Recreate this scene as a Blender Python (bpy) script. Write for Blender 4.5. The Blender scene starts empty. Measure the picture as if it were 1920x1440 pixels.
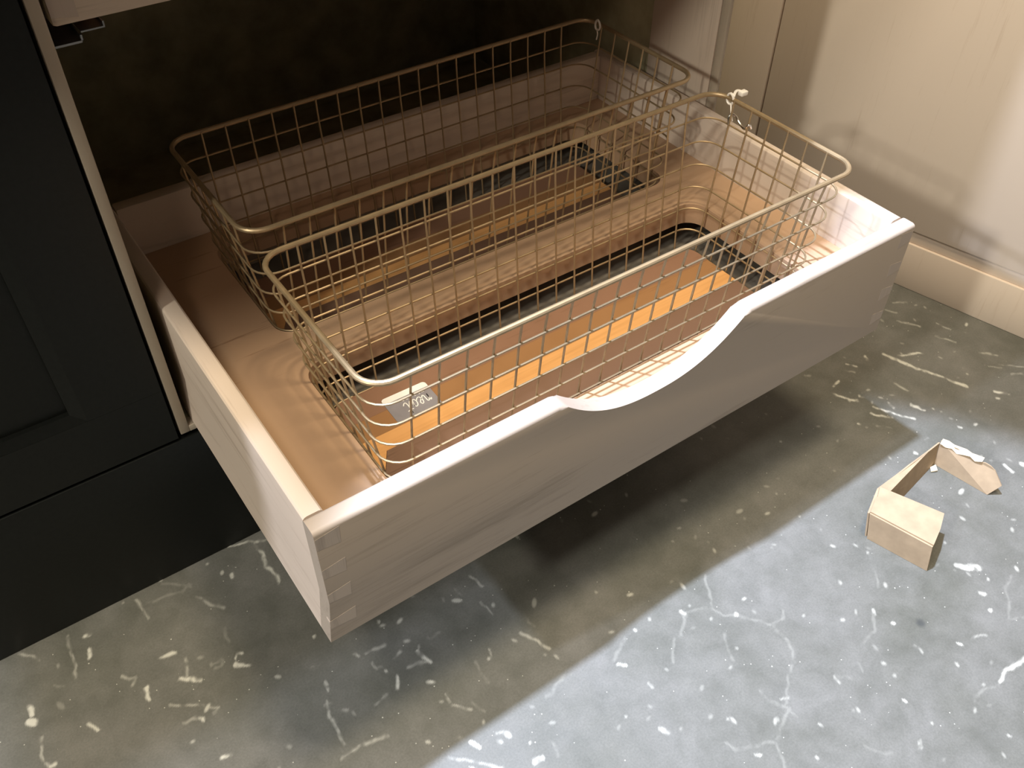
import bpy, bmesh, math, random
import numpy as np
from mathutils import Vector, Matrix

random.seed(4)
S = bpy.context.scene
COL = S.collection
FZ = 0.37            # the drawer frame's origin stands 0.37 m above the floor

# ------------------------------------------------------------------ camera
cam = bpy.data.cameras.new('camera')
cam.sensor_width = 36.0
cam.lens = 32.074
cam.clip_start = 0.02
co = bpy.data.objects.new('camera', cam)
COL.objects.link(co)
R = [[0.81712613, -0.5764168, 0.00696838],
     [-0.39872966, -0.57388506, -0.71531154],
     [0.41631664, 0.58172125, -0.69877095]]
C0 = (-0.1182806, -0.42204035, 0.56407945)
M = Matrix(((R[0][0], -R[1][0], -R[2][0], C0[0]),
            (R[0][1], -R[1][1], -R[2][1], C0[1]),
            (R[0][2], -R[1][2], -R[2][2], C0[2] + FZ),
            (0, 0, 0, 1)))
co.matrix_world = M
S.camera = co

# ------------------------------------------------------------------ world, lamps, exposure
S.view_settings.view_transform = 'Standard'
S.view_settings.look = 'None'
S.view_settings.gamma = 1
S.view_settings.exposure = 0.0
S.view_settings.use_curve_mapping = False
W = bpy.data.worlds.new('world')
S.world = W
W.use_nodes = True
W.node_tree.nodes['Background'].inputs[0].default_value = (1.0, 0.93, 0.80, 1)
W.node_tree.nodes['Background'].inputs[1].default_value = 0.045

def spot(name, loc, target, power, color, size_deg, blend, radius):
    l = bpy.data.lights.new(name, 'SPOT')
    l.energy = power; l.color = color
    l.spot_size = math.radians(size_deg); l.spot_blend = blend
    l.shadow_soft_size = radius
    o = bpy.data.objects.new(name, l); COL.objects.link(o)
    o.location = (loc[0], loc[1], loc[2] + FZ)
    d = Vector(target) - Vector(loc)
    o.rotation_euler = d.to_track_quat('-Z', 'Y').to_euler()
    return o

# cool narrow downlight, two lamps from the left, warm overhead light, two added fills
spot('downlight_over_drawer', (0.02, 0.30, 2.05), (0.46, -0.33, -0.37), 640, (0.66, 0.765, 1.0), 24, 0.15, 0.03)
spot('lamp_left', (-2.10, 0.20, 1.85), (0.1, 0.0, 0.0), 205, (0.80, 0.86, 1.0), 60, 0.5, 0.045)
spot('lamp_far_left', (-2.60, -0.60, 1.80), (0.4, 0.1, 0.0), 195, (1.0, 0.95, 0.80), 60, 0.5, 0.10)
def area(name, loc, target, size, power, color):
    al = bpy.data.lights.new(name, 'AREA'); al.shape = 'DISK'; al.size = size; al.energy = power
    al.color = color
    ao = bpy.data.objects.new(name, al); COL.objects.link(ao)
    ao.location = (loc[0], loc[1], loc[2] + FZ)
    ao.rotation_euler = (Vector(target) - Vector(loc)).to_track_quat('-Z', 'Y').to_euler()
area('overhead_fill', (0.45, -0.20, 2.20), (0.4, 0.0, 0), 0.40, 40, (1.0, 0.82, 0.56))
area('overhead_fill', (-0.70, -0.40, 2.20), (-0.1, 0.1, 0), 0.40, 21, (1.0, 0.92, 0.78))  # unseen fill added to lift the left floor and shelf
area('overhead_fill', (-1.00, -1.30, 2.10), (0.5, 0.2, 0), 0.40, 7, (1.0, 0.76, 0.56))  # unseen fill added from the front left

# ------------------------------------------------------------------ materials
def newmat(name):
    m = bpy.data.materials.new(name); m.use_nodes = True
    nt = m.node_tree
    return m, nt, nt.nodes['Principled BSDF']

def N(nt, t, **kw):
    n = nt.nodes.new(t)
    for k, v in kw.items():
        setattr(n, k, v)
    return n

def ramp(nt, src, p0, c0, p1, c1):
    r = N(nt, 'ShaderNodeValToRGB')
    r.color_ramp.elements[0].position = p0; r.color_ramp.elements[0].color = (*c0, 1)
    r.color_ramp.elements[1].position = p1; r.color_ramp.elements[1].color = (*c1, 1)
    nt.links.new(src, r.inputs[0]); return r

def noise(nt, vec, scale, detail=4, rough=0.55, dist=0.0):
    n = N(nt, 'ShaderNodeTexNoise')
    n.inputs['Scale'].default_value = scale; n.inputs['Detail'].default_value = detail
    n.inputs['Roughness'].default_value = rough; n.inputs['Distortion'].default_value = dist
    if vec is not None: nt.links.new(vec, n.inputs['Vector'])
    return n

def coords(nt, scale=(1, 1, 1)):
    tc = N(nt, 'ShaderNodeTexCoord'); mp = N(nt, 'ShaderNodeMapping')
    mp.inputs['Scale'].default_value = scale
    nt.links.new(tc.outputs['Object'], mp.inputs['Vector'])
    return mp.outputs[0]

def wood(name, dark, light, grain='x', scale=1.0, rough=0.55, bump=0.04, streak=0.5):
    m, nt, b = newmat(name)
    g = {'x': (0.06, 1, 1), 'y': (1, 0.06, 1), 'z': (1, 1, 0.04)}[grain]
    v1 = coords(nt, tuple(a * 60 * scale for a in g))
    v2 = coords(nt, tuple(a * 420 * scale for a in g))
    v3 = coords(nt, tuple((0.35 if a < 1 else 1) * 9 * scale for a in g))
    n1 = noise(nt, v1, 1, 5, 0.6, 0.6); n2 = noise(nt, v2, 1, 3, 0.6); n3 = noise(nt, v3, 1, 2)
    mx = N(nt, 'ShaderNodeMath', operation='MULTIPLY_ADD'); mx.inputs[1].default_value = streak
    nt.links.new(n2.outputs[0], mx.inputs[0]); nt.links.new(n1.outputs[0], mx.inputs[2])
    mx2 = N(nt, 'ShaderNodeMath', operation='MULTIPLY_ADD'); mx2.inputs[1].default_value = 0.6
    nt.links.new(n3.outputs[0], mx2.inputs[0]); nt.links.new(mx.outputs[0], mx2.inputs[2])
    c = 0.5 + 0.5 * streak + 0.3
    r = ramp(nt, mx2.outputs[0], c - 0.32, dark, c + 0.28, light)
    nt.links.new(r.outputs[0], b.inputs['Base Color'])
    b.inputs['Roughness'].default_value = rough
    bp = N(nt, 'ShaderNodeBump'); bp.inputs['Strength'].default_value = bump
    bp.inputs['Distance'].default_value = 0.002
    nt.links.new(n2.outputs[0], bp.inputs['Height']); nt.links.new(bp.outputs[0], b.inputs['Normal'])
    return m

def plain(name, col, rough=0.5, metal=0.0, var=0.15, nscale=30, bump=0.0, spec=0.5):
    m, nt, b = newmat(name)
    n = noise(nt, coords(nt), nscale, 4)
    lo = tuple(max(0, c * (1 - var)) for c in col); hi = tuple(min(1, c * (1 + var)) for c in col)
    r = ramp(nt, n.outputs[0], 0.3, lo, 0.7, hi)
    nt.links.new(r.outputs[0], b.inputs['Base Color'])
    b.inputs['Roughness'].default_value = rough; b.inputs['Metallic'].default_value = metal
    b.inputs['Specular IOR Level'].default_value = spec
    if bump:
        bp = N(nt, 'ShaderNodeBump'); bp.inputs['Strength'].default_value = bump
        bp.inputs['Distance'].default_value = 0.001
        nt.links.new(n.outputs[0], bp.inputs['Height']); nt.links.new(bp.outputs[0], b.inputs['Normal'])
    return m

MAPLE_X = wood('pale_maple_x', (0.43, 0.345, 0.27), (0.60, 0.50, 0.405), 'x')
MAPLE_SHADED = wood('shade_darkened_maple', (0.285, 0.235, 0.185), (0.385, 0.32, 0.262), 'x')  # same maple, darkened to put shade into the drawer front
MAPLE_Y = wood('pale_maple_y', (0.43, 0.345, 0.28), (0.60, 0.50, 0.42), 'y')
MAPLE_Z = wood('pale_maple_z', (0.42, 0.345, 0.28), (0.55, 0.46, 0.38), 'z')
ENDGRAIN = wood('end_grain_maple', (0.35, 0.29, 0.245), (0.47, 0.395, 0.335), 'z', 1.5)
OAK = wood('tan_oak_veneer', (0.275, 0.165, 0.095), (0.405, 0.265, 0.165), 'x', 0.9, 0.68, 0.05, 0.8)
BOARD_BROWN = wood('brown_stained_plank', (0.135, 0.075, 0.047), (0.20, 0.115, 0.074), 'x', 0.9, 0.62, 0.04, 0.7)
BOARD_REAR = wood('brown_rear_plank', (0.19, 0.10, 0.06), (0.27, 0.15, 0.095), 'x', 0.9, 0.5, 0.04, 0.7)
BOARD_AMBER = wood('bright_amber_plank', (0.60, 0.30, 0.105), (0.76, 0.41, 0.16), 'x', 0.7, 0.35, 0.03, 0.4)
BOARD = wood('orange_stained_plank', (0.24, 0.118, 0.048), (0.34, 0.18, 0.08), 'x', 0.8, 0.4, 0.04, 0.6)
BOTTOM = plain('grey_laminate', (0.15, 0.135, 0.115), 0.32, 0, 0.2, 12)
PANEL = wood('washed_beige_laminate', (0.70, 0.585, 0.49), (0.77, 0.66, 0.565), 'z', 1.3, 0.6, 0.02, 0.7)
BLACK = plain('black_painted_wood', (0.0065, 0.0075, 0.0065), 0.42, 0, 0.2, 200, 0.05, 0.3)
INNER = plain('haze_lifted_lining', (0.37, 0.35, 0.23), 0.8, 0, 0.25, 20, 0, 0.1)  # lining colour raised to imitate haze in the dark interior
EDGE = wood('edge_strip_wood', (0.30, 0.25, 0.19), (0.38, 0.32, 0.25), 'z')
STEEL = plain('zinc_steel', (0.35, 0.35, 0.36), 0.3, 1.0, 0.1, 60)
CHROME = plain('bright_wire', (0.75, 0.74, 0.70), 0.15, 1.0, 0.05, 60)
BRASS = plain('satin_brass_wire', (0.37, 0.275, 0.16), 0.42, 0.6, 0.12, 60)
WHITE = plain('white_plastic', (0.80, 0.76, 0.70), 0.4, 0, 0.04, 60)
PAPERW = plain('white_label_paper', (0.93, 0.93, 0.92), 0.5, 0, 0.02, 60)
PAPERG = plain('grey_label_print', (0.27, 0.26, 0.29), 0.5, 0, 0.08, 60)
CARD = plain('kraft_cardboard', (0.40, 0.30, 0.20), 0.85, 0, 0.12, 45, 0.15, 0.2)
CARDT = plain('torn_cardboard_ply', (0.78, 0.68, 0.50), 0.95, 0, 0.12, 300, 0.4, 0.1)
PAINTW = plain('wall_paint', (0.55, 0.52, 0.48), 0.9, 0, 0.05, 10)

def floor_mat():
    m, nt, b = newmat('stained_concrete')
    v = coords(nt)
    L = nt.links.new
    big = noise(nt, v, 5.5, 5, 0.6, 0.4); mid = noise(nt, v, 26, 6, 0.65, 0.3); fine = noise(nt, v, 420, 3, 0.7)
    base = ramp(nt, big.outputs[0], 0.32, (0.112, 0.114, 0.098), 0.68, (0.168, 0.168, 0.156))
    midr = ramp(nt, mid.outputs[0], 0.34, (0.86, 0.865, 0.86), 0.70, (1.13, 1.12, 1.13))
    mul = N(nt, 'ShaderNodeMix', data_type='RGBA', blend_type='MULTIPLY'); mul.inputs[0].default_value = 1
    L(base.outputs[0], mul.inputs[6]); L(midr.outputs[0], mul.inputs[7])
    finer = ramp(nt, fine.outputs[0], 0.25, (0.86,) * 3, 0.75, (1.14,) * 3)
    mul2 = N(nt, 'ShaderNodeMix', data_type='RGBA', blend_type='MULTIPLY'); mul2.inputs[0].default_value = 1
    L(mul.outputs[2], mul2.inputs[6]); L(finer.outputs[0], mul2.inputs[7])
    # small pale specks
    def specks(scale, thr, gate):
        vo = N(nt, 'ShaderNodeTexVoronoi'); vo.inputs['Scale'].default_value = scale
        L(v, vo.inputs['Vector'])
        lt = N(nt, 'ShaderNodeMath', operation='LESS_THAN'); lt.inputs[1].default_value = thr
        L(vo.outputs['Distance'], lt.inputs[0])
        sp = N(nt, 'ShaderNodeSeparateColor'); L(vo.outputs['Color'], sp.inputs[0])
        gt = N(nt, 'ShaderNodeMath', operation='GREATER_THAN'); gt.inputs[1].default_value = gate
        L(sp.outputs[0], gt.inputs[0])
        mm = N(nt, 'ShaderNodeMath', operation='MULTIPLY'); L(lt.outputs[0], mm.inputs[0]); L(gt.outputs[0], mm.inputs[1])
        return mm.outputs[0]
    s1 = specks(60, 0.05, 0.72); s2 = specks(150, 0.10, 0.90)
    mxs = N(nt, 'ShaderNodeMath', operation='MAXIMUM'); L(s1, mxs.inputs[0]); L(s2, mxs.inputs[1])
    sc = N(nt, 'ShaderNodeMath', operation='MULTIPLY'); sc.inputs[1].default_value = 0.7; L(mxs.outputs[0], sc.inputs[0])
    at = N(nt, 'ShaderNodeAttribute'); at.attribute_name = 'mark'
    mx = N(nt, 'ShaderNodeMath', operation='MAXIMUM'); L(sc.outputs[0], mx.inputs[0]); L(at.outputs['Fac'], mx.inputs[1])
    fin = N(nt, 'ShaderNodeMix', data_type='RGBA'); L(mx.outputs[0], fin.inputs[0])
    L(mul2.outputs[2], fin.inputs[6]); fin.inputs[7].default_value = (0.60, 0.60, 0.54, 1)
    dk = N(nt, 'ShaderNodeAttribute'); dk.attribute_name = 'stain'
    fin2 = N(nt, 'ShaderNodeMix', data_type='RGBA'); L(dk.outputs['Fac'], fin2.inputs[0])
    L(fin.outputs[2], fin2.inputs[6]); fin2.inputs[7].default_value = (0.05, 0.055, 0.055, 1)
    L(fin2.outputs[2], b.inputs['Base Color'])
    rr = ramp(nt, mid.outputs[0], 0.3, (0.42,) * 3, 0.7, (0.62,) * 3)
    L(rr.outputs[0], b.inputs['Roughness'])
    b.inputs['Specular IOR Level'].default_value = 0.3
    bp = N(nt, 'ShaderNodeBump'); bp.inputs['Strength'].default_value = 0.12; bp.inputs['Distance'].default_value = 0.002
    L(mid.outputs[0], bp.inputs['Height']); L(bp.outputs[0], b.inputs['Normal'])
    return m
FLOORM = floor_mat()

MARKS = \
[(1.01,[(-0.2641,0.3167),(-0.2481,0.2970)]),
(0.8,[(-0.2154,0.3088),(-0.2179,0.2844),(-0.2196,0.2543)]),
(0.8,[(-0.1350,0.3111),(-0.1306,0.2790)]),
(0.52,[(-0.1317,0.2981),(-0.0886,0.2923),(-0.0774,0.2955)]),
(0.6,[(-0.1032,0.3149),(-0.0783,0.2933)]),
(1.2,[(0.0129,0.3072),(0.0130,0.2690),(0.0151,0.2364)]),
(1.21,[(-0.0155,0.3210),(0.0139,0.3095),(0.0304,0.3025)]),
(0.78,[(-0.0754,0.2749),(-0.0551,0.2406)]),
(1.98,[(-0.1983,0.2955),(-0.1939,0.2950)]),
(1.57,[(-0.2003,0.2770),(-0.2027,0.2689)]),
(0.61,[(-0.0640,0.2143),(-0.0644,0.1969)]),
(1.14,[(-0.1379,0.2212),(-0.1228,0.2166)]),
(0.76,[(-0.1149,0.2050),(-0.1228,0.1819)]),
(1.87,[(-0.1297,0.1832),(-0.1089,0.1698)]),
(0.75,[(-0.0938,0.1794),(-0.0855,0.1809),(-0.0849,0.1732),(-0.0912,0.1740)]),
(1.12,[(-0.0703,0.1714),(-0.0660,0.1769),(-0.0607,0.1757)]),
(2.23,[(-0.0715,0.1662),(-0.0586,0.1560)]),
(0.84,[(-0.1802,0.2232),(-0.1667,0.2126),(-0.1700,0.2079)]),
(1.51,[(-0.1625,0.1933),(-0.1649,0.1813)]),
(0.96,[(-0.1475,0.1623),(-0.1296,0.1498),(-0.1199,0.1419),(-0.1088,0.1285),(-0.1152,0.1263)]),
(1.1,[(-0.1447,0.1338),(-0.1311,0.1319)]),
(1.46,[(-0.1251,0.1288),(-0.1243,0.1261)]),
(2.72,[(-0.2704,0.2451),(-0.2717,0.2337)]),
(3.86,[(-0.2788,0.2288),(-0.2732,0.2249)]),
(1.13,[(-0.2260,0.1919),(-0.2201,0.1780)]),
(0.99,[(-0.2717,0.2055),(-0.2755,0.1789),(-0.2713,0.1677)]),
(1.78,[(-0.1258,0.0739),(-0.1142,0.0720)]),
(2.76,[(-0.0265,0.2823),(-0.0280,0.2763)]),
(0.59,[(-0.2419,0.2559),(-0.2334,0.2488)]),
(2.25,[(-0.2699,0.1668),(-0.2649,0.1673)]),
(0.91,[(0.2059,0.1126),(0.2100,0.0927)]),
(0.82,[(0.1964,0.0754),(0.1974,0.0573)]),
(0.74,[(0.2259,0.0331),(0.2289,0.0161)]),
(1.09,[(0.2135,0.0184),(0.2193,-0.0022),(0.2281,-0.0206)]),
(0.75,[(0.1829,0.1094),(0.1844,0.0971)]),
(0.87,[(0.0524,0.0942),(0.0753,0.0924)]),
(1.09,[(0.0413,0.1050),(0.0435,0.0965)]),
(0.94,[(0.0744,0.0728),(0.0845,0.0768)]),
(1.08,[(0.0542,0.0791),(0.0539,0.0695),(0.0609,0.0685)]),
(1.79,[(0.0708,0.0518),(0.0623,0.0386)]),
(1.78,[(0.0946,0.0245),(0.0974,0.0207)]),
(1.27,[(0.1015,0.0659),(0.1073,0.0439)]),
(0.73,[(0.1213,0.0725),(0.1233,0.0670),(0.1386,0.0687)]),
(1.48,[(0.0831,0.1233),(0.0822,0.1218)]),
(1.48,[(0.0165,0.1499),(0.0158,0.1484)]),
(1.44,[(0.0022,0.0902),(-0.0003,0.0805)]),
(1.07,[(-0.0096,0.0701),(-0.0136,0.0528),(-0.0155,0.0309),(-0.0157,0.0171)]),
(0.71,[(-0.0147,0.0663),(-0.0052,0.0662)]),
(1.06,[(0.0337,0.0362),(0.0472,0.0397)]),
(0.92,[(0.0008,0.0500),(0.0051,0.0461)]),
(0.87,[(-0.0217,0.0042),(0.0031,0.0040),(0.0267,-0.0021)]),
(0.85,[(0.1005,0.0024),(0.1000,-0.0066)]),
(0.91,[(0.0999,-0.0120),(0.1133,-0.0269)]),
(0.7,[(0.1188,-0.0198),(0.1259,-0.0376)]),
(0.47,[(0.1487,0.0149),(0.1442,-0.0131)]),
(0.94,[(0.1683,0.0172),(0.1643,0.0100)]),
(1.03,[(0.0657,-0.0554),(0.0853,-0.0733),(0.0938,-0.0852),(0.1083,-0.0979)]),
(1.71,[(0.1330,-0.1151),(0.1459,-0.1149)]),
(2.07,[(0.0949,-0.0586),(0.0990,-0.0650)]),
(1.72,[(0.1186,-0.0709),(0.1206,-0.0728)]),
(0.86,[(0.1219,-0.0636),(0.1297,-0.0672)]),
(0.69,[(0.0889,-0.0448),(0.0914,-0.0501)]),
(1.38,[(0.1431,-0.0942),(0.1435,-0.0948)]),
(1.08,[(0.0862,0.0547),(0.1037,0.0464)]),
(0.73,[(-0.0039,0.1138),(0.0017,0.1118)]),
(0.54,[(0.4387,-0.0488),(0.4302,-0.0656),(0.4125,-0.0855),(0.4181,-0.0991),(0.4334,-0.1098),(0.4423,-0.1225),(0.4550,-0.1399),(0.4703,-0.1421),(0.4783,-0.1347)]),
(1.14,[(0.4328,-0.1083),(0.4338,-0.1105)]),
(0.38,[(0.4125,-0.0855),(0.3966,-0.0793),(0.3836,-0.0728)]),
(0.41,[(0.3824,-0.0763),(0.3594,-0.0899),(0.3468,-0.0914),(0.3343,-0.1050),(0.3284,-0.1148)]),
(0.38,[(0.4575,-0.1416),(0.4521,-0.1712)]),
(0.33,[(0.3037,-0.0592),(0.2786,-0.0680)]),
(0.5,[(0.2291,-0.0561),(0.2216,-0.0538),(0.1975,-0.0637),(0.1909,-0.0628)]),
(2.16,[(0.2798,-0.0759),(0.2868,-0.0814)]),
(1.65,[(0.3178,-0.0566),(0.3176,-0.0573)]),
(1.75,[(0.2674,-0.1628),(0.2708,-0.1705)]),
(0.41,[(0.1656,-0.1047),(0.1594,-0.1210)]),
(1.71,[(0.1342,-0.1135),(0.1449,-0.1151)]),
(0.56,[(0.3130,-0.2097),(0.3126,-0.2198),(0.3338,-0.2278),(0.3565,-0.2402)]),
(0.47,[(0.3934,-0.2250),(0.3697,-0.2336),(0.3565,-0.2402),(0.3424,-0.2645)]),
(1.07,[(0.2917,-0.1173),(0.2915,-0.1196)]),
(0.4,[(0.3821,-0.1910),(0.3911,-0.2233)]),
(1.88,[(0.3797,-0.0680),(0.3799,-0.0746)]),
(1.42,[(0.3316,-0.2366),(0.3344,-0.2386)]),
(1.09,[(0.2196,-0.0004),(0.2281,-0.0206)]),
(1.08,[(0.2205,-0.0233),(0.2205,-0.0238)]),
(1.44,[(0.2287,-0.0311),(0.2273,-0.0341)]),
(0.3,[(0.3996,-0.1201),(0.3856,-0.1489)]),
(0.46,[(0.4580,-0.1427),(0.4543,-0.1688),(0.4437,-0.1890),(0.4231,-0.1954),(0.3934,-0.2186)]),
(0.4,[(0.3832,-0.2036),(0.3885,-0.2191),(0.3950,-0.2352)]),
(1.39,[(0.5691,-0.1931),(0.5630,-0.1980)]),
(0.36,[(0.5615,-0.1992),(0.5450,-0.2146),(0.5253,-0.2206)]),
(0.37,[(0.6196,-0.1564),(0.5966,-0.1770)]),
(0.38,[(0.4992,-0.2321),(0.4950,-0.2395)]),
(0.34,[(0.4639,-0.2281),(0.4857,-0.2413)]),
(1.13,[(0.4620,-0.2278),(0.4625,-0.2342)]),
(1.91,[(0.6806,-0.2768),(0.6797,-0.2778)]),
(1.68,[(0.6933,-0.2529),(0.6966,-0.2564)]),
(1.53,[(0.7168,-0.2465),(0.7167,-0.2469)]),
(1.23,[(0.6554,-0.3351),(0.6260,-0.3333),(0.6086,-0.3344)]),
(0.52,[(0.6086,-0.3344),(0.5678,-0.3290)]),
(0.79,[(0.5666,-0.2516),(0.5684,-0.2636)]),
(1.33,[(0.5045,-0.2889),(0.5059,-0.2915)]),
(3.81,[(0.7031,-0.2147),(0.7217,-0.2314)]),
(0.43,[(0.7446,-0.2585),(0.7170,-0.2730),(0.6907,-0.2941),(0.7041,-0.3035)]),
(0.81,[(0.6303,-0.2853),(0.6454,-0.2915)]),
(0.95,[(0.3963,-0.2088),(0.4044,-0.2125)]),
(1.31,[(0.4812,-0.3275),(0.4755,-0.3326)]),
(1.14,[(0.5058,-0.3232),(0.5063,-0.3241)]),
(1.58,[(0.5869,-0.2966),(0.5868,-0.2976)]),
(1.15,[(0.5210,-0.2639),(0.5214,-0.2646)]),
(1.09,[(0.4076,-0.2572),(0.4076,-0.2591)]),
(1.56,[(0.5624,-0.3779),(0.5636,-0.3796)]),
(1.37,[(0.5731,-0.3445),(0.5740,-0.3456)]),
(1.61,[(0.6132,-0.2788),(0.6155,-0.2809)]),
(1,[(0.5640,-0.1446),(0.5631,-0.1476)]),
(0.3,[(0.4489,-0.3176),(0.4297,-0.2987)]),
(3.03,[(0.9400,0.0877),(0.9493,0.0655),(0.9540,0.0427),(0.9657,0.0155),(0.9733,-0.0067),(0.9808,-0.0286)]),
(1.52,[(0.9586,0.0727),(0.9909,0.0523)]),
(1.89,[(0.8353,0.0220),(0.8493,0.0001),(0.8641,-0.0258)]),
(1.17,[(0.8232,0.0148),(0.8394,-0.0052)]),
(1.18,[(0.8767,0.1041),(0.8842,0.0912)]),
(1.89,[(0.8088,0.0708),(0.8294,0.0457)]),
(1.07,[(0.8624,0.0948),(0.8729,0.0818)]),
(1.08,[(0.8983,0.0361),(0.9075,0.0149)]),
(1.92,[(0.8839,-0.0082),(0.8932,-0.0235)]),
(1.91,[(0.8240,0.0840),(0.8400,0.0840)]),
(1.06,[(1.0245,0.1240),(1.0411,0.0955)]),
(1.07,[(1.0677,0.0855),(1.0746,0.0638)]),
(1.05,[(1.0413,0.0660),(1.0556,0.0397)]),
(0.86,[(1.0537,0.1610),(1.0715,0.1464)]),
(0.85,[(1.0299,0.1508),(1.0354,0.1382)]),
(1.92,[(0.9040,-0.0723),(0.9060,-0.0743)]),
(1.84,[(0.8115,-0.0670),(0.8135,-0.0691)]),
(1.52,[(1.0095,-0.0596),(1.0181,-0.0729)]),
(1.51,[(0.9997,-0.0709),(1.0019,-0.0742)]),
(2.36,[(0.8928,-0.1505),(0.8941,-0.1638)]),
(2.86,[(0.9152,-0.1630),(0.9164,-0.1654)]),
(0.84,[(1.0656,0.0045),(1.0808,-0.0140)]),
(0.78,[(1.0489,-0.0232),(1.0605,-0.0350)]),
(0.84,[(1.0658,-0.0291),(1.0884,-0.0506)]),
(1.04,[(1.0617,-0.0512),(1.0754,-0.0626)]),
(1.21,[(0.9045,-0.0285),(0.9043,-0.0294)]),
(2,[(0.9130,0.0985),(0.9096,0.0930)]),
(1.43,[(0.8630,0.0134),(0.8604,0.0063)]),
(0.42,[(0.8095,-0.0014),(0.8227,-0.0208)]),
(1.39,[(0.7899,0.0156),(0.7913,0.0129)]),
(0.37,[(0.8500,-0.0630),(0.8439,-0.0604)])]

# ------------------------------------------------------------------ object helpers
def shift(z): return z + FZ

def finish(name, bm, mat, parent=None, loc=None, smooth=True, mats=None, angle=35):
    """links bm (vertices in the drawer frame) as one object whose origin is loc"""
    me = bpy.data.meshes.new(name)
    bmesh.ops.recalc_face_normals(bm, faces=bm.faces)
    if loc is not None: wl = Vector(loc)
    elif parent is not None: wl = Vector(parent['_o'])
    else: wl = Vector((0, 0, 0))
    bmesh.ops.translate(bm, vec=-wl, verts=bm.verts)
    bm.to_mesh(me); bm.free()
    for mm in (mats or [mat]): me.materials.append(mm)
    if smooth:
        me.polygons.foreach_set('use_smooth', [True] * len(me.polygons))
        me.set_sharp_from_angle(angle=math.radians(angle))
    o = bpy.data.objects.new(name, me); COL.objects.link(o)
    if parent is None:
        o.location = (wl.x, wl.y, wl.z + FZ)
    else:
        o.parent = parent
    o['_o'] = tuple(wl)
    return o

def thing(name, label, cat, loc, group=None):
    o = bpy.data.objects.new(name, None); COL.objects.link(o)
    o.empty_display_size = 0.02
    o.location = (loc[0], loc[1], loc[2] + FZ)
    o['label'] = label; o['category'] = cat; o['_o'] = tuple(loc)
    if group: o['group'] = group
    return o

def box(bm, x0, x1, y0, y1, z0, z1, bev=0.0, seg=2, mi=0):
    vs = [bm.verts.new((x, y, z)) for z in (z0, z1) for y in (y0, y1) for x in (x0, x1)]
    fs = [bm.faces.new([vs[i] for i in f]) for f in
          ((0, 2, 3, 1), (4, 5, 7, 6), (0, 1, 5, 4), (2, 6, 7, 3), (0, 4, 6, 2), (1, 3, 7, 5))]
    for f in fs: f.material_index = mi
    if bev:
        es = list({e for f in fs for e in f.edges})
        bmesh.ops.bevel(bm, geom=es, offset=bev, segments=seg, profile=0.5, affect='EDGES')
    return vs

def boxo(name, mat, parent, b, bev=0.0, **kw):
    bm = bmesh.new(); box(bm, *b, bev=bev); return finish(name, bm, mat, parent, **kw)

def tube(bm, pts, r, closed=False, seg=8, cap=True):
    pts = [Vector(p) for p in pts]; n = len(pts)
    rings = []
    up = None
    for i, p in enumerate(pts):
        if closed: t = (pts[(i + 1) % n] - pts[i - 1])
        else: t = pts[min(i + 1, n - 1)] - pts[max(i - 1, 0)]
        t.normalize()
        if up is None:
            a = Vector((0, 0, 1)) if abs(t.z) < 0.9 else Vector((1, 0, 0))
            up = (a - t * a.dot(t)).normalized()
        else:
            up = (up - t * up.dot(t))
            if up.length < 1e-6: up = t.orthogonal()
            up.normalize()
        s = t.cross(up)
        rings.append([bm.verts.new(p + (up * math.cos(2 * math.pi * k / seg) + s * math.sin(2 * math.pi * k / seg)) * r) for k in range(seg)])
    m = n if closed else n - 1
    for i in range(m):
        a, b = rings[i], rings[(i + 1) % n]
        for k in range(seg):
            bm.faces.new((a[k], a[(k + 1) % seg], b[(k + 1) % seg], b[k]))
    if not closed and cap:
        bm.faces.new(rings[0]); bm.faces.new(rings[-1][::-1])

def rrect(x0, x1, y0, y1, r, z=None, seg=6):
    out = []
    for cx, cy, a0 in ((x1 - r, y1 - r, 0), (x0 + r, y1 - r, 90), (x0 + r, y0 + r, 180), (x1 - r, y0 + r, 270)):
        for k in range(seg + 1):
            a = math.radians(a0 + 90 * k / seg)
            p = (cx + r * math.cos(a), cy + r * math.sin(a))
            out.append(p if z is None else (*p, z))
    return out

def prism_xz(bm, outline, y0, y1, bevel_test=None, bev=0.0):
    """outline in x,z extruded along y; edges of the outline whose midpoint passes bevel_test are rounded on both faces"""
    f = [bm.verts.new((x, y0, z)) for x, z in outline]; g = [bm.verts.new((x, y1, z)) for x, z in outline]
    bm.faces.new(f); bm.faces.new(g[::-1]); n = len(outline)
    sel = []
    for i in range(n):
        j = (i + 1) % n
        bm.faces.new((f[i], g[i], g[j], f[j]))
    bm.edges.ensure_lookup_table()
    if bevel_test:
        for e in bm.edges:
            a, b = e.verts
            if abs(a.co.y - b.co.y) < 1e-7 and bevel_test((a.co + b.co) / 2): sel.append(e)
        bmesh.ops.bevel(bm, geom=sel, offset=bev, segments=3, profile=0.5, affect='EDGES')

def smoothstep(t):
    t = max(0, min(1, t)); return t * t * (3 - 2 * t)

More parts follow.
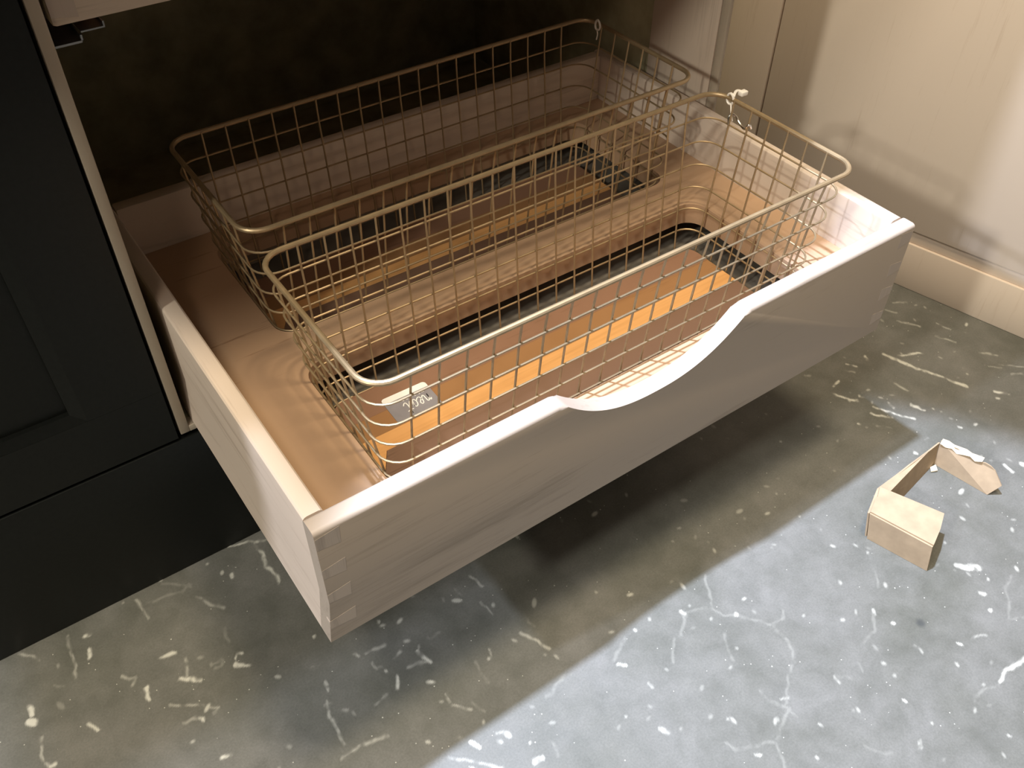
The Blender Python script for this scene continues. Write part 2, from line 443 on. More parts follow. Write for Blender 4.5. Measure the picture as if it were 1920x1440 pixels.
# ------------------------------------------------------------------ floor
def build_floor():
    gx0, gx1, gy0, gy1, st = -0.36, 1.16, -0.44, 0.33, 0.0016
    nx = int(round((gx1 - gx0) / st)); ny = int(round((gy1 - gy0) / st))
    xs = gx0 + np.arange(nx + 1) * st; ys = gy0 + np.arange(ny + 1) * st
    gx1 = float(xs[-1]); gy1 = float(ys[-1])
    X, Y = np.meshgrid(xs, ys)
    rng = np.random.default_rng(3)
    def vnoise(sc):
        g = rng.random((int((gy1 - gy0) * sc) + 3, int((gx1 - gx0) * sc) + 3))
        u = (X - gx0) * sc; v = (Y - gy0) * sc
        i = u.astype(int); j = v.astype(int); fu = u - i; fv = v - j
        return (g[j, i] * (1 - fu) + g[j, i + 1] * fu) * (1 - fv) + (g[j + 1, i] * (1 - fu) + g[j + 1, i + 1] * fu) * fv
    wob = vnoise(220) * 0.6 + vnoise(90) * 0.4
    mark = np.zeros_like(X)
    wx = (vnoise(55) - .5) * .007 + (vnoise(160) - .5) * .0035; wy = (vnoise(55) - .5) * .007 + (vnoise(160) - .5) * .0035
    patch = np.clip((vnoise(130) * .5 + vnoise(300) * .5 - .22) * 2.6, 0.12, 1)
    XW = X + wx; YW = Y + wy
    for hw, pts in MARKS:
        h = hw * 0.62 / 1000.0
        for (ax, ay), (bx, by) in zip(pts[:-1], pts[1:]):
            pad = h * 2 + 0.008
            i0, i1 = np.searchsorted(xs, (min(ax, bx) - pad, max(ax, bx) + pad))
            j0, j1 = np.searchsorted(ys, (min(ay, by) - pad, max(ay, by) + pad))
            if i1 <= i0 or j1 <= j0: continue
            x = XW[j0:j1, i0:i1]; y = YW[j0:j1, i0:i1]
            dx, dy = bx - ax, by - ay; L2 = dx * dx + dy * dy + 1e-12
            t = np.clip(((x - ax) * dx + (y - ay) * dy) / L2, 0, 1)
            d = np.hypot(x - ax - t * dx, y - ay - t * dy)
            w = wob[j0:j1, i0:i1]
            hh = max(h, 0.0006) * (0.75 + 0.5 * w)
            val = np.clip((hh + 0.0017 - d) / 0.0017, 0, 1) * min(1.0, 0.45 + h / 0.0014)
            amp = 0.9 if hw > 1.1 else (0.5 if hw > 0.75 else 0.22)
            val = val * amp * patch[j0:j1, i0:i1]
            mark[j0:j1, i0:i1] = np.maximum(mark[j0:j1, i0:i1], val)
    # many small chips and drops
    for k in range(420):
        cx = rng.uniform(gx0, gx1); cy = rng.uniform(gy0, gy1); rr = rng.choice([0.0007, 0.0010, 0.0014, 0.0020], p=[.5, .3, .15, .05])
        el = rng.uniform(1, 2.4); an = rng.uniform(0, 3.14)
        i0, i1 = np.searchsorted(xs, (cx - .01, cx + .01)); j0, j1 = np.searchsorted(ys, (cy - .01, cy + .01))
        x = X[j0:j1, i0:i1] - cx; y = Y[j0:j1, i0:i1] - cy
        u = (x * math.cos(an) + y * math.sin(an)) / el; v = -x * math.sin(an) + y * math.cos(an)
        val = np.clip((rr + 0.0014 - np.hypot(u, v)) / 0.0014, 0, 1) * rng.uniform(.15, .75) * min(1, rr / 0.0012)
        mark[j0:j1, i0:i1] = np.maximum(mark[j0:j1, i0:i1], val)
    stain = np.clip(1.6 - np.hypot(X - 0.5988, Y + 0.2389) / 0.0045, 0, 1) * 0.75
    co_ = np.stack([X, Y, np.full_like(X, 0.0)], -1).reshape(-1, 3)
    idx = np.arange((nx + 1) * (ny + 1)).reshape(ny + 1, nx + 1)
    q = np.stack([idx[:-1, :-1], idx[:-1, 1:], idx[1:, 1:], idx[1:, :-1]], -1).reshape(-1, 4)
    E = 3.5
    nb = len(co_)
    bx = [-E, gx0, gx1, E]; by = [-E, gy0, gy1, 1.2]
    extra = [(x, y, 0) for y in by for x in bx]
    qs = [[nb + j * 4 + i, nb + j * 4 + i + 1, nb + (j + 1) * 4 + i + 1, nb + (j + 1) * 4 + i]
          for j in range(3) for i in range(3) if not (i == 1 and j == 1)]
    allv = np.vstack([co_, np.array(extra, float)]); allq = np.vstack([q, np.array(qs)])
    me = bpy.data.meshes.new('floor')
    me.vertices.add(len(allv)); me.vertices.foreach_set('co', allv.ravel())
    me.loops.add(allq.size); me.loops.foreach_set('vertex_index', allq.ravel())
    me.polygons.add(len(allq)); me.polygons.foreach_set('loop_start', np.arange(0, allq.size, 4))
    me.update(calc_edges=True)
    for nm, arr in (('mark', mark), ('stain', stain)):
        a = me.attributes.new(nm, 'FLOAT', 'POINT')
        a.data.foreach_set('value', np.concatenate([arr.ravel(), np.zeros(16)]))
    me.materials.append(FLOORM)
    o = bpy.data.objects.new('floor', me); COL.objects.link(o)
    o['kind'] = 'structure'
build_floor()

def struct(o):
    o['kind'] = 'structure'; return o
struct(boxo('wall_back', PAINTW, None, (-3.5, 3.5, 1.10, 1.20, -0.37, 2.4), smooth=False))

# ------------------------------------------------------------------ cabinet that holds the drawers
CT = 0.50                                             # top of the carcass
cab = thing('base_cabinet', 'open base cabinet, dark inside, with pale wood edges that the wire basket drawer slides out of', 'cabinet', (0.36, 0.6, -0.16))
def cabpart(name, mat, b, **kw): return boxo(name, mat, cab, b, **kw)
cabpart('side_panel', INNER, (-0.0225, -0.0125, 0.334, 0.90, -0.150, CT))
cabpart('side_panel', INNER, (0.7332, 0.745, 0.3800, 0.90, -0.150, CT))
cabpart('bottom_panel', INNER, (-0.0225, 0.745, 0.334, 0.90, -0.161, -0.1535))
cabpart('back_panel', INNER, (-0.0125, 0.733, 0.888, 0.90, -0.153, CT))
e = cabpart('edge_strip', EDGE, (-0.0225, -0.0125, 0.320, 0.334, -0.161, CT), bev=0.0007)
e['label'] = 'pale wood edge strip'
cabpart('edge_strip', EDGE, (0.7288, 0.7345, 0.320, 0.334, -0.161, CT), bev=0.0024)
cabpart('edge_strip', EDGE, (-0.0124, 0.7286, 0.320, 0.334, -0.161, -0.1535), bev=0.0005)
o = cabpart('lit_wall_board', MAPLE_Z, (0.7285, 0.7329, 0.3345, 0.4505, -0.150, CT), bev=0.0005)  # pale board stands for the lit wall, ending at the shadow edge
o['label'] = 'lit part of the inner side wall, made as a pale board'
cabpart('unseen_shade_overhang', PANEL, (-1.0, 0.78, 0.150, 1.09, CT + 0.002, CT + 0.042), bev=0.003)  # unseen slab added overhead; its overhang shades the drawer inside

# drawer slide bracket under the upper drawer
bm = bmesh.new()
box(bm, -0.0115, 0.0105, 0.3365, 0.60, 0.2555, 0.2572)
box(bm, 0.0100, 0.0115, 0.3365, 0.60, 0.2572, 0.2615)
box(bm, -0.0122, -0.0107, 0.3365, 0.60, 0.2555, 0.2690)
box(bm, 0.0115, 0.0290, 0.3365, 0.60, 0.2630, 0.2642)
box(bm, 0.0290, 0.0302, 0.3365, 0.60, 0.2630, 0.2680)
finish('drawer_slide', bm, STEEL, cab)['label'] = 'grey steel drawer slide'

# ------------------------------------------------------------------ upper drawer, only its lower left corner shows
up = thing('drawer', 'closed upper pale wood drawer seen at the top left corner above the open drawer', 'drawer', (0.36, 0.34, 0.2705))
fpn = boxo('front_panel', MAPLE_X, up, (-0.0070, 0.7275, 0.336, 0.354, 0.2705, 0.42), bev=0.0035)
for k, zz in enumerate((0.2785, 0.322, 0.366)):
    bm = bmesh.new(); prism_xz(bm, [(-0.0062, zz), (0.0135, zz - 0.003), (0.0135, zz + 0.019), (-0.0062, zz + 0.016)], 0.3354, 0.345)
    finish('dovetail', bm, ENDGRAIN, fpn)
boxo('side_panel', MAPLE_Y, up, (-0.0070, 0.0110, 0.354, 0.84, 0.2705, 0.42), bev=0.003)
boxo('side_panel', MAPLE_Y, up, (0.7095, 0.7275, 0.354, 0.84, 0.2705, 0.42), bev=0.003)
boxo('bottom_panel', OAK, up, (0.0110, 0.7095, 0.354, 0.84, 0.2740, 0.280))
boxo('back_panel', MAPLE_X, up, (0.0110, 0.7095, 0.822, 0.84, 0.2800, 0.42))

# ------------------------------------------------------------------ the open drawer
dr = thing('drawer', 'pale maple drawer pulled out with a scooped front and two wire baskets inside', 'drawer', (0.36, 0.27, -0.15))
SC0, SC1, SD = 0.2395, 0.4655, 0.0465
def scoop(x):
    t = (x - SC0) / (SC1 - SC0)
    if t <= 0 or t >= 1: return 0.0
    s = min(t, 1 - t) * 2
    return -SD * (1 - (1 - min(1, s)) ** 2.4)
top = [(0.0, 0.0)]
top += [(SC0 - 0.004, 0.0), (SC0, -0.0012)]
top += [(SC0 + (SC1 - SC0) * k / 40.0, scoop(SC0 + (SC1 - SC0) * k / 40.0)) for k in range(1, 40)]
top += [(SC1, -0.0012), (SC1 + 0.004, 0.0), (0.72, 0.0)]
outline = [(-0.0065, -0.1503), (0.0, -0.096)] + top + [(0.72, -0.1503)]
bm = bmesh.new()
def tb(m):
    return m.z > scoop(m.x) - 0.0035 and m.z > -0.06
prism_xz(bm, outline, 0.0, 0.0185, tb, 0.0042)
front = finish('front_panel', bm, MAPLE_SHADED, dr, angle=50)
front['label'] = 'drawer front with a scooped hand pull'
for k, (z0, z1) in enumerate(((-0.0245, -0.0047), (-0.063, -0.0455), (-0.0975, -0.080), (-0.134, -0.117))):
    xl = 0.0004 if z1 > -0.1 else -0.0034
    bm = bmesh.new(); prism_xz(bm, [(xl, z0 + 0.003), (0.0205, z0), (0.0215, z1), (xl, z1 - 0.003)], -0.00012, 0.006)
    finish('dovetail', bm, ENDGRAIN, front)
    bm = bmesh.new(); prism_xz(bm, [(0.7196, z0 + 0.003), (0.6995, z0), (0.6985, z1), (0.7196, z1 - 0.003)], -0.00012, 0.006)
    finish('dovetail', bm, ENDGRAIN, front)

def side(sgn):
    # cross-section in (offset outward, z), swept along y
    bm = bmesh.new()
    t = 0.018
    if sgn < 0: sec = [(0.0, -0.096), (0.0, 0.0), (t, 0.0), (t, -0.1503), (-0.0065, -0.1503)]
    else: sec = [(0.72, -0.1503), (0.72, 0.0), (0.72 - t, 0.0), (0.72 - t, -0.1503)]
    y0, y1 = 0.0186, 0.534
    a = [bm.verts.new((x, y0, z)) for x, z in sec]; b = [bm.verts.new((x, y1, z)) for x, z in sec]
    n = len(sec)
    bm.faces.new(a); bm.faces.new(b[::-1])
    for i in range(n): bm.faces.new((a[i], b[i], b[(i + 1) % n], a[(i + 1) % n]))
    es = [e for e in bm.edges if abs(e.verts[0].co.z) < 1e-6 and abs(e.verts[1].co.z) < 1e-6 and abs(e.verts[0].co.y - e.verts[1].co.y) > 0.1]
    bmesh.ops.bevel(bm, geom=es, offset=0.0042, segments=3, profile=0.5, affect='EDGES')
    return finish('side_panel', bm, MAPLE_Y, dr, angle=25)
side(-1); side(1)
boxo('back_panel', MAPLE_X, dr, (0.0182, 0.7018, 0.516, 0.5338, -0.1503, 0.0), bev=0.003)

# shelf with two rounded openings
CUTS = ((0.0950, 0.6315, 0.0510, 0.2400), (0.1000, 0.6365, 0.2935, 0.4850))
bm = bmesh.new()
loops = [[(0.0182, 0.0187), (0.7018, 0.0187), (0.7018, 0.5158), (0.0182, 0.5158)]] + [rrect(*c, 0.023) for c in CUTS]
edges = []
for lp in loops:
    vs = [bm.verts.new((x, y, -0.0645)) for x, y in lp]
    edges += [bm.edges.new((vs[i], vs[(i + 1) % len(vs)])) for i in range(len(vs))]
bmesh.ops.triangle_fill(bm, edges=edges, use_beauty=True)
ret = bmesh.ops.extrude_face_region(bm, geom=list(bm.faces))
bmesh.ops.translate(bm, vec=(0, 0, -0.0275), verts=[v for v in ret['geom'] if isinstance(v, bmesh.types.BMVert)])
finish('shelf', bm, OAK, dr, angle=30)['label'] = 'tan wood shelf with two rounded openings'
boxo('bottom_panel', BOTTOM, dr, (0.0182, 0.7018, 0.0187, 0.5158, -0.1375, -0.1290))['label'] = 'grey drawer bottom'

# ------------------------------------------------------------------ wire baskets
RIMZ, DZ = 0.075, 0.0285
def outline_at(z, dx, dy):
    t = (0.0465 - z) / (0.0465 + 0.1245)
    if z > 0.06: return (0.0785 + dx, 0.6435 + dx, 0.0400 + dy, 0.2460 + dy)
    return (0.081 + 0.0245 * t + dx, 0.6405 - 0.0185 * t + dx, 0.0445 + 0.0165 * t + dy, 0.2455 - 0.0135 * t + dy)

def basket(dx, dy, label, sticker):
    t = thing('wire_basket', label, 'basket', (0.362 + dx, 0.143 + dy, -0.129), 'brass wire baskets in the drawer')
    x0, x1, y0, y1 = outline_at(RIMZ, dx, dy)
    bm = bmesh.new(); tube(bm, rrect(x0, x1, y0, y1, 0.024, RIMZ, 7), 0.0027, True, 10)
    finish('rim', bm, BRASS, t)
    r = 0.00115
    for k in range(1, 8):
        z = RIMZ - DZ * k
        a = outline_at(z, dx, dy)
        bm = bmesh.new(); tube(bm, rrect(*a, 0.023, z, 6), r, True, 6)
        finish('horizontal_wire', bm, BRASS, t)
    zb = -0.1272
    def path(fixed, axis, jit):
        lo, hi = [], []
        for z in (RIMZ + 0.0004, 0.0465, 0.0, -0.05, -0.1185):
            a = outline_at(z if z < 0.06 else 0.0465, dx, dy)
            if z > 0.06: a = outline_at(RIMZ, dx, dy)
            if axis == 'y': lo.append((fixed, a[2] + 0.0020, z)); hi.append((fixed, a[3] - 0.0022, z))
            else: lo.append((a[0] + 0.0020, fixed, z)); hi.append((a[1] - 0.0020, fixed, z))
        d = Vector((0, 0.007, 0)) if axis == 'y' else Vector((0.007, 0, 0))
        l = [Vector(p) for p in lo]; h = [Vector(p) for p in hi]
        mid = [l[-1] + d * 0.25 + Vector((0, 0, zb - l[-1].z)) * 0.72, l[-1] + d + Vector((0, 0, zb - l[-1].z)),
               h[-1] - d + Vector((0, 0, zb - h[-1].z)), h[-1] - d * 0.25 + Vector((0, 0, zb - h[-1].z)) * 0.72]
        if axis == 'x':
            for m_ in mid: m_.z += 0.0
        return l + mid + h[::-1]
    for k in range(19):
        x = 0.1170 + 0.0268 * k + dx
        bm = bmesh.new(); tube(bm, path(x, 'y', k), r, False, 6)
        finish('cross_wire', bm, BRASS, t)
    for k in range(6):
        y = 0.0792 + 0.0269 * k + dy
        bm = bmesh.new(); tube(bm, path(y, 'x', k), r, False, 6)
        finish('long_wire', bm, BRASS, t)
    # wooden planks lying on the bottom wires
    q = outline_at(-0.1245, dx, dy)
    q = (q[0] + 0.0045, q[1] - 0.0045, q[2] + 0.0045, q[3] - 0.0045)
    lp = rrect(*q, 0.020)
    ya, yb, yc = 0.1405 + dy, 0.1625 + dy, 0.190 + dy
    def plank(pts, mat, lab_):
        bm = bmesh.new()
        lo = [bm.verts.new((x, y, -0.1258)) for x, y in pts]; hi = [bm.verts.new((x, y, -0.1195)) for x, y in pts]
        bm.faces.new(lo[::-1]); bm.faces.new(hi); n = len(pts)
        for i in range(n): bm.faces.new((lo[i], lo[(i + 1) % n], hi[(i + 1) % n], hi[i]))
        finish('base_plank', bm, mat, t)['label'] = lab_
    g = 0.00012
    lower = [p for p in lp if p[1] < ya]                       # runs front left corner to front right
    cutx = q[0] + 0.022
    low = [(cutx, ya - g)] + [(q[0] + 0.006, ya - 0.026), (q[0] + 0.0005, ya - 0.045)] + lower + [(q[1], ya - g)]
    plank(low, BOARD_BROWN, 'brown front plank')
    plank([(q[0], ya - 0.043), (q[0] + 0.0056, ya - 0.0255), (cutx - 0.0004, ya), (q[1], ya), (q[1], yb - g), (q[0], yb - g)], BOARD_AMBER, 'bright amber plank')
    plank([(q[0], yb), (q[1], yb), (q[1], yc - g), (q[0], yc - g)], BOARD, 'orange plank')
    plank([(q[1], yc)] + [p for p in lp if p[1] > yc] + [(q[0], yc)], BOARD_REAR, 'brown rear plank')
    return t

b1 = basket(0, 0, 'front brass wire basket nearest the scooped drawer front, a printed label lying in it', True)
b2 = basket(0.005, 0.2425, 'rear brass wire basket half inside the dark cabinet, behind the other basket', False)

# printed label lying on the front basket's board
LX, LY, LZ = 0.1867, 0.1850, -0.1193
lab = thing('label', 'small grey and white printed label lying in the front wire basket', 'label', (LX, LY, LZ))
rot = math.radians(-1.2)
def lp_(u, v, z):     # label's own axes, text reads upside down from the viewer
    return (LX + u * math.cos(rot) - v * math.sin(rot), LY + u * math.sin(rot) + v * math.cos(rot), z)
def flat(name, pts, z0, z1, mat):
    bm = bmesh.new()
    lo = [bm.verts.new(lp_(u, v, z0)) for u, v in pts]; hi = [bm.verts.new(lp_(u, v, z1)) for u, v in pts]
    bm.faces.new(lo[::-1]); bm.faces.new(hi); n = len(pts)
    for i in range(n): bm.faces.new((lo[i], lo[(i + 1) % n], hi[(i + 1) % n], hi[i]))
    return finish(name, bm, mat, lab)
LW, LH = 0.0265, 0.0197
flat('card', rrect(-LW, LW, -LH, LH, 0.004), LZ, LZ + 0.0004, PAPERW)['label'] = 'white card'
g = [(p[0], p[1]) for p in rrect(-LW, LW, -LH, LH, 0.004) if p[1] < 0.0] 
g = sorted(g, key=lambda p: math.atan2(p[1] - 0.01, p[0]))
g = [(-LW, 0.0112)] + [p for p in g] + [(LW, 0.0112)]
flat('print', g, LZ + 0.0004, LZ + 0.0006, PAPERG)['label'] = 'grey printed area'

def ribbon(bm, pts, w, z):
    # strokes given upright; turned half round on the label
    P = [Vector((-x, -y)) for x, y in pts]
    L_, R_ = [], []
    for i, p in enumerate(P):
        d = (P[min(i + 1, len(P) - 1)] - P[max(i - 1, 0)]).normalized(); nrm = Vector((-d.y, d.x))
        L_.append(p + nrm * w / 2); R_.append(p - nrm * w / 2)
    vl = [bm.verts.new(lp_(v.x, v.y, z)) for v in L_]; vr = [bm.verts.new(lp_(v.x, v.y, z)) for v in R_]
    for i in range(len(P) - 1): bm.faces.new((vl[i], vr[i], vr[i + 1], vl[i + 1]))
def curve(pts, n=6):
    out = []
    P = [pts[0]] + pts + [pts[-1]]
    for i in range(1, len(P) - 2):
        for k in range(n):
            t = k / n; o = []
            for c in range(len(pts[0])):
                p0, p1, p2, p3 = P[i - 1][c], P[i][c], P[i + 1][c], P[i + 2][c]
                o.append(0.5 * (2 * p1 + (p2 - p0) * t + (2 * p0 - 5 * p1 + 4 * p2 - p3) * t * t + (3 * p1 - p0 - 3 * p2 + p3) * t ** 3))
            out.append(tuple(o))
    out.append(pts[-1]); return out
def scaled(strokes, x, s): return [[(x + p[0] * s, p[1] * s) for p in st] for st in strokes]
LETTERS = {
 'n': ([[(0, .70), (.10, .95), (.17, .80), (.16, .40), (.15, 0), (.17, .45), (.32, .90), (.47, .88), (.50, .50), (.52, .10), (.64, .02), (.80, .28)]], 0.80),
 'e': ([[(0, .28), (.22, .45), (.40, .75), (.30, 1.0), (.12, .85), (.06, .40), (.20, .02), (.42, .05), (.62, .30)]], 0.62),
 'a': ([[(.52, .82), (.34, 1.0), (.12, .80), (.05, .35), (.20, 0), (.38, .20), (.52, .90), (.50, .30), (.60, .02), (.78, .28)]], 0.78),
 't': ([[(0, .28), (.18, .80), (.28, 1.60), (.22, .60), (.28, .05), (.45, .02), (.66, .30)], [(-.05, 1.12), (.25, 1.08), (.60, 1.20)]], 0.66)}
bm = bmesh.new()
s_ = 0.0108; zt = LZ + 0.0007
x_ = -0.0205
for ch in 'neat':
    strokes, adv = LETTERS[ch]
    for st in scaled(strokes, x_, s_): ribbon(bm, curve([(p[0], p[1] - 0.0018) for p in st]), 0.0011, zt)
    x_ += adv * s_
cap = {'M': [[(0, 0), (0, 1), (.4, .4), (.8, 1), (.8, 0)]],
       'E': [[(.6, 0), (0, 0), (0, 1), (.6, 1)], [(0, .5), (.5, .5)]],
       'T': [[(0, 1), (.7, 1)], [(.35, 1), (.35, 0)]],
       'H': [[(0, 0), (0, 1)], [(.65, 0), (.65, 1)], [(0, .5), (.65, .5)]],
       'O': [[(.35 + .35 * math.cos(a * math.pi / 6), .5 + .5 * math.sin(a * math.pi / 6)) for a in range(13)]],
       'D': [[(0, 0), (0, 1), (.35, .95), (.62, .7), (.62, .3), (.35, .05), (0, 0)]]}
x_ = -0.0180
for ch in 'METHOD':
    for st in cap[ch]: ribbon(bm, [(x_ + p[0] * 0.0024, -0.0080 + p[1] * 0.0027) for p in st], 0.0005, zt)
    x_ += 0.0048
finish('lettering', bm, PAPERW, lab, smooth=False)['label'] = 'white lettering'

# white ties and the little wire hook on the rims
def tie(px, py, pz, label, big):
    t = thing('plastic_tie', label, 'tie', (px, py, pz), None)
    bm = bmesh.new()
    ring = [(px + 0.0004 * math.sin(2 * a), py + 0.0048 * math.cos(a), pz + 0.0062 * math.sin(a)) for a in [2 * math.pi * k / 14 for k in range(14)]]
    tube(bm, ring, 0.0015, True, 6)
    finish('loop', bm, WHITE, t)
    bm = bmesh.new()
    tail = [(px, py - 0.004, pz + 0.004), (px + 0.005, py - 0.002, pz + 0.0085), (px + 0.011, py - 0.004, pz + 0.0075), (px + 0.0145, py - 0.009, pz + 0.004)] if big else \
           [(px, py + 0.002, pz - 0.005), (px + 0.0015, py + 0.001, pz - 0.012), (px + 0.001, py + 0.002, pz - 0.020)]
    tube(bm, curve(tail, 4), 0.0017 if big else 0.0009, False, 6)
    if big: box(bm, px + 0.0070, px + 0.0165, py - 0.0100, py - 0.0030, pz + 0.0040, pz + 0.0090, bev=0.0008)
    finish('tail', bm, WHITE, t)
    if big:
        bm = bmesh.new(); tube(bm, curve([(px - 0.001, py - 0.003, pz - 0.005), (px - 0.002, py - 0.006, pz - 0.013), (px + 0.0005, py - 0.008, pz - 0.024)], 4), 0.0009, False, 6)
        finish('hanging_end', bm, WHITE, t)
tie(0.6425, 0.2215, RIMZ, 'white plastic tie looped round the rear right corner of the front basket rim', True)
tie(0.6445, 0.4620, RIMZ, 'white plastic tie on the rear right corner of the rear basket rim', False)
t = thing('wire_hook', 'shiny bent wire clip hooked between two wires below the front basket rim', 'clip', (0.640, 0.205, 0.052))
bm = bmesh.new()
tube(bm, curve([(0.6375, 0.2135, 0.0485), (0.6385, 0.2155, 0.0560), (0.6415, 0.2145, 0.0595), (0.6445, 0.2105, 0.0575), (0.6440, 0.2040, 0.0530), (0.6430, 0.1960, 0.0500), (0.6405, 0.1895, 0.0520), (0.6385, 0.1875, 0.0570), (0.6405, 0.1855, 0.0590), (0.6435, 0.1850, 0.0540)], 5), 0.0012, False, 8)
finish('hook', bm, CHROME, t)

# ------------------------------------------------------------------ black shaker cabinet on the left
lc = thing('cabinet', 'black painted cabinet with a recessed-panel shaker door to the left of the drawer', 'cabinet', (-0.33, 0.6, -0.16))
boxo('body', BLACK, lc, (-0.64, -0.0232, 0.3405, 0.90, -0.160, CT))
X0, X1, Y0, Y1, ZB, ZT = -0.636, -0.0262, 0.320, 0.3395, -0.1640, 0.496
boxo('door_panel', BLACK, lc, (X0 + 0.06, X1 - 0.060, Y0 + 0.0105, Y1 - 0.003, ZB + 0.055, ZT - 0.06))
# frame: four pieces with a sloping inner bead
def rail(name, a, b, c, d):
    # a,b outer corners; c,d inner corners (x,z); bead slopes back toward the panel
    bm = bmesh.new()
    f = [bm.verts.new((p[0], Y0, p[1])) for p in (a, b, c, d)]
    k = [bm.verts.new((p[0], Y1, p[1])) for p in (a, b, c, d)]
    bm.faces.new(f); bm.faces.new(k[::-1])
    for i in range(4): bm.faces.new((f[i], k[i], k[(i + 1) % 4], f[(i + 1) % 4]))
    return finish(name, bm, BLACK, lc)
IX0, IX1, IZ0, IZ1 = X0 + 0.0745, -0.1003, -0.0930, ZT - 0.0745
rail('door_rail', (X0, ZB), (X1, ZB), (X1, IZ0), (X0, IZ0))
rail('door_rail', (X0, IZ1), (X1, IZ1), (X1, ZT), (X0, ZT))
rail('door_stile', (IX1, IZ0 + 0.0002), (X1, IZ0 + 0.0002), (X1, IZ1 - 0.0002), (IX1, IZ1 - 0.0002))
rail('door_stile', (X0, IZ0 + 0.0002), (IX0, IZ0 + 0.0002), (IX0, IZ1 - 0.0002), (X0, IZ1 - 0.0002))
bm = bmesh.new()
o_ = [(IX0, IZ0), (IX1, IZ0), (IX1, IZ1), (IX0, IZ1)]
ins = 0.0125
i_ = [(IX0 + ins, IZ0 + ins), (IX1 - ins, IZ0 + ins), (IX1 - ins, IZ1 - ins), (IX0 + ins, IZ1 - ins)]
A = [bm.verts.new((x, Y0 + 0.0004, z)) for x, z in o_]; B = [bm.verts.new((x, Y0 + 0.0045, z)) for x, z in i_]
Cc = [bm.verts.new((x, Y0 + 0.0104, z)) for x, z in i_]; D = [bm.verts.new((x, Y0 + 0.0104, z)) for x, z in o_]
for P_, Q_ in ((A, B), (B, Cc), (Cc, D), (D, A)):
    for i in range(4): bm.faces.new((P_[i], P_[(i + 1) % 4], Q_[(i + 1) % 4], Q_[i]))
finish('door_bead', bm, BLACK, lc, smooth=False)
# plinth under both cabinets
bm = bmesh.new(); box(bm, -1.0, 0.745, 0.320, 0.340, -0.3699, -0.1690, bev=0.0012)
pl = struct(finish('baseboard_left', bm, BLACK, None))

# ------------------------------------------------------------------ angled cabinet on the right
PH = 0.2460573797
nv = Vector((math.cos(PH), math.sin(PH), 0)); uv = Vector((-math.sin(PH), math.cos(PH), 0))
def obox(name, mat, parent, s0, s1, d0, d1, z0, z1, bev=0.0):
    bm = bmesh.new(); box(bm, s0, s1, d0, d1, z0, z1, bev=bev)
    for v in bm.verts:
        v.co = uv * v.co.x + nv * v.co.y + Vector((0, 0, v.co.z))
    # keep the object's own axes on the cabinet's face so the grain follows it
    return finish(name, bm, mat, parent)
base = nv * 1.30 - uv * 0.3
rc = thing('cabinet', 'tall pale beige laminate cabinet at the right, set at an angle beside the drawer', 'cabinet', (base.x, base.y, -0.29))
obox('carcass', PANEL, rc, -0.9, 0.2995, 1.1290, 1.55, -0.290, CT, 0.001)
obox('door', PANEL, rc, -0.70, 0.2112, 1.1100, 1.1280, -0.2670, CT, 0.0012)['label'] = 'large plain laminate door'
obox('corner_stile', PANEL, rc, 0.2148, 0.3045, 1.1100, 1.1280, -0.2890, CT, 0.001)['label'] = 'narrow vertical stile'
obox('bottom_rail', PANEL, rc, -0.70, 0.2112, 1.1140, 1.1282, -0.2895, -0.2680, 0.0005)
bb = struct(obox('baseboard_right', PANEL, None, -0.9, 0.2995, 1.1095, 1.1280, -0.3699, -0.2900, 0.0015))
# dark filler closing the corner between the two cabinets
struct(boxo('trim_1', INNER, None, (0.7455, 1.06, 0.57, 0.585, -0.3695, CT)))

# ------------------------------------------------------------------ torn cardboard corner on the floor
cb = thing('cardboard_scrap', 'torn scrap of brown cardboard box folded in a U on the concrete floor', 'cardboard', (0.73, -0.12, -0.37))
G = -0.3697
def wallp(name, poly, thick, mats):
    """poly: list of 3D points of one face, thickened along its normal"""
    bm = bmesh.new(); vs = [bm.verts.new(p) for p in poly]; f = bm.faces.new(vs); f.normal_update(); nrm = f.normal.copy()
    r = bmesh.ops.extrude_face_region(bm, geom=[f]); ve = [v for v in r['geom'] if isinstance(v, bmesh.types.BMVert)]
    bmesh.ops.translate(bm, vec=nrm * thick, verts=ve)
    return finish(name, bm, None, cb, mats=mats, smooth=False)
a0 = Vector((0.6455, -0.1240, G)); a1 = Vector((0.6665, -0.1975, G)); H1 = 0.0425
a0t = Vector((0.6440, -0.1150, G + 0.042)); a1t = Vector((0.6650, -0.1905, G + 0.042))
wallp('front_flap', [a0, a1, a1t, a0t], 0.0022, [CARD])
m0 = Vector((0.6870, -0.0985, G)); 
b0t = Vector((0.6845, -0.0960, G + 0.0425)); b1t = Vector((0.7170, -0.1680, G + 0.0405))
wallp('top_flap', [a0t + Vector((-.0005, 0, 0)), a1t, a1t + (b1t - a1t) * 0.5 + Vector((0.001, -0.001, 0.0005)), b1t, b0t, b0t + (a0t - b0t) * 0.35 + Vector((-.001, -.002, 0)), b0t + (a0t - b0t) * 0.55 + Vector((0.001, 0.0005, 0))], 0.0022, [CARD])
c0 = Vector((0.8165, -0.0960, G)); c0t = Vector((0.8175, -0.0905, G + 0.0400))
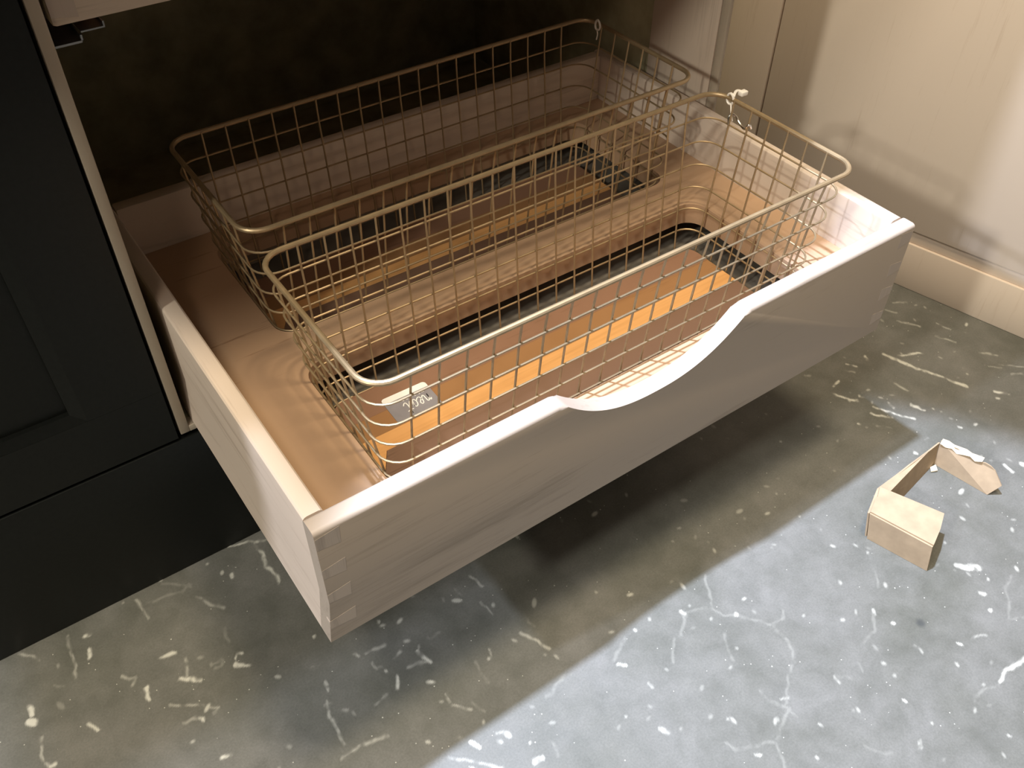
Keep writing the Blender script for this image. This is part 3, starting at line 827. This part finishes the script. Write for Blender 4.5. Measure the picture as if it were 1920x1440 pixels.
wallp('side_flap', [a0 + Vector((0, 0.002, 0)), a0t + Vector((0, 0.001, -0.0025))] + [b0t + Vector((0, 0, -0.0025)) + (c0t - b0t) * t_ + Vector((0, 0, dz)) for t_, dz in ((0, 0), (0.3, -.001), (.5, .0005), (.8, -.0008), (1, 0))] + [c0], 0.0022, [CARD])
e0 = Vector((0.8290, -0.1690, G)); e1 = Vector((0.8390, -0.1760, G + 0.018)); e0t = Vector((0.8400, -0.1600, G + 0.0380))
tops = [c0t + (e0t - c0t) * t_ + Vector((0, 0, dz)) for t_, dz in ((0, 0.001), (.15, 0.0), (.3, .0012), (.45, -.0015), (.6, -.0006), (.7, -.0045), (.8, -.001), (.9, -.002), (1, -.006))]
wallp('back_flap', [c0] + tops + [e1, e0], 0.0022, [CARD])
# pale torn ply hanging over the back flap's edge
bm = bmesh.new()
up_, dn_ = [], []
jag = (0.0055, 0.0075, 0.0050, 0.0095, 0.0060, 0.0035, 0.0075, 0.0030)
for k, j in enumerate(jag):
    t_ = k / (len(jag) - 1) * 0.74
    p = c0t + (e0t - c0t) * t_
    up_.append(p + Vector((0.0032, 0.0, 0.0034 + 0.0012 * math.sin(k * 2.1)))); dn_.append(p + Vector((-0.0012, -0.001, 0.003 - j)))
vu = [bm.verts.new(p) for p in up_]; vd = [bm.verts.new(p) for p in dn_]
for i in range(len(jag) - 1): bm.faces.new((vu[i], vd[i], vd[i + 1], vu[i + 1]))
r = bmesh.ops.extrude_face_region(bm, geom=list(bm.faces))
bmesh.ops.translate(bm, vec=(-0.0010, -0.0003, 0.0006), verts=[v for v in r['geom'] if isinstance(v, bmesh.types.BMVert)])
finish('torn_edge', bm, CARDT, cb, smooth=False)['label'] = 'pale torn edge'
wallp('corner_tab', [Vector((0.8060, -0.0975, G + 0.0002)), Vector((0.8000, -0.1030, G + 0.001)), Vector((0.8080, -0.1070, G + 0.002)), Vector((0.8160, -0.0990, G + 0.0002))], 0.0018, [CARDT])

for o in bpy.data.objects:
    if '_o' in o: del o['_o']
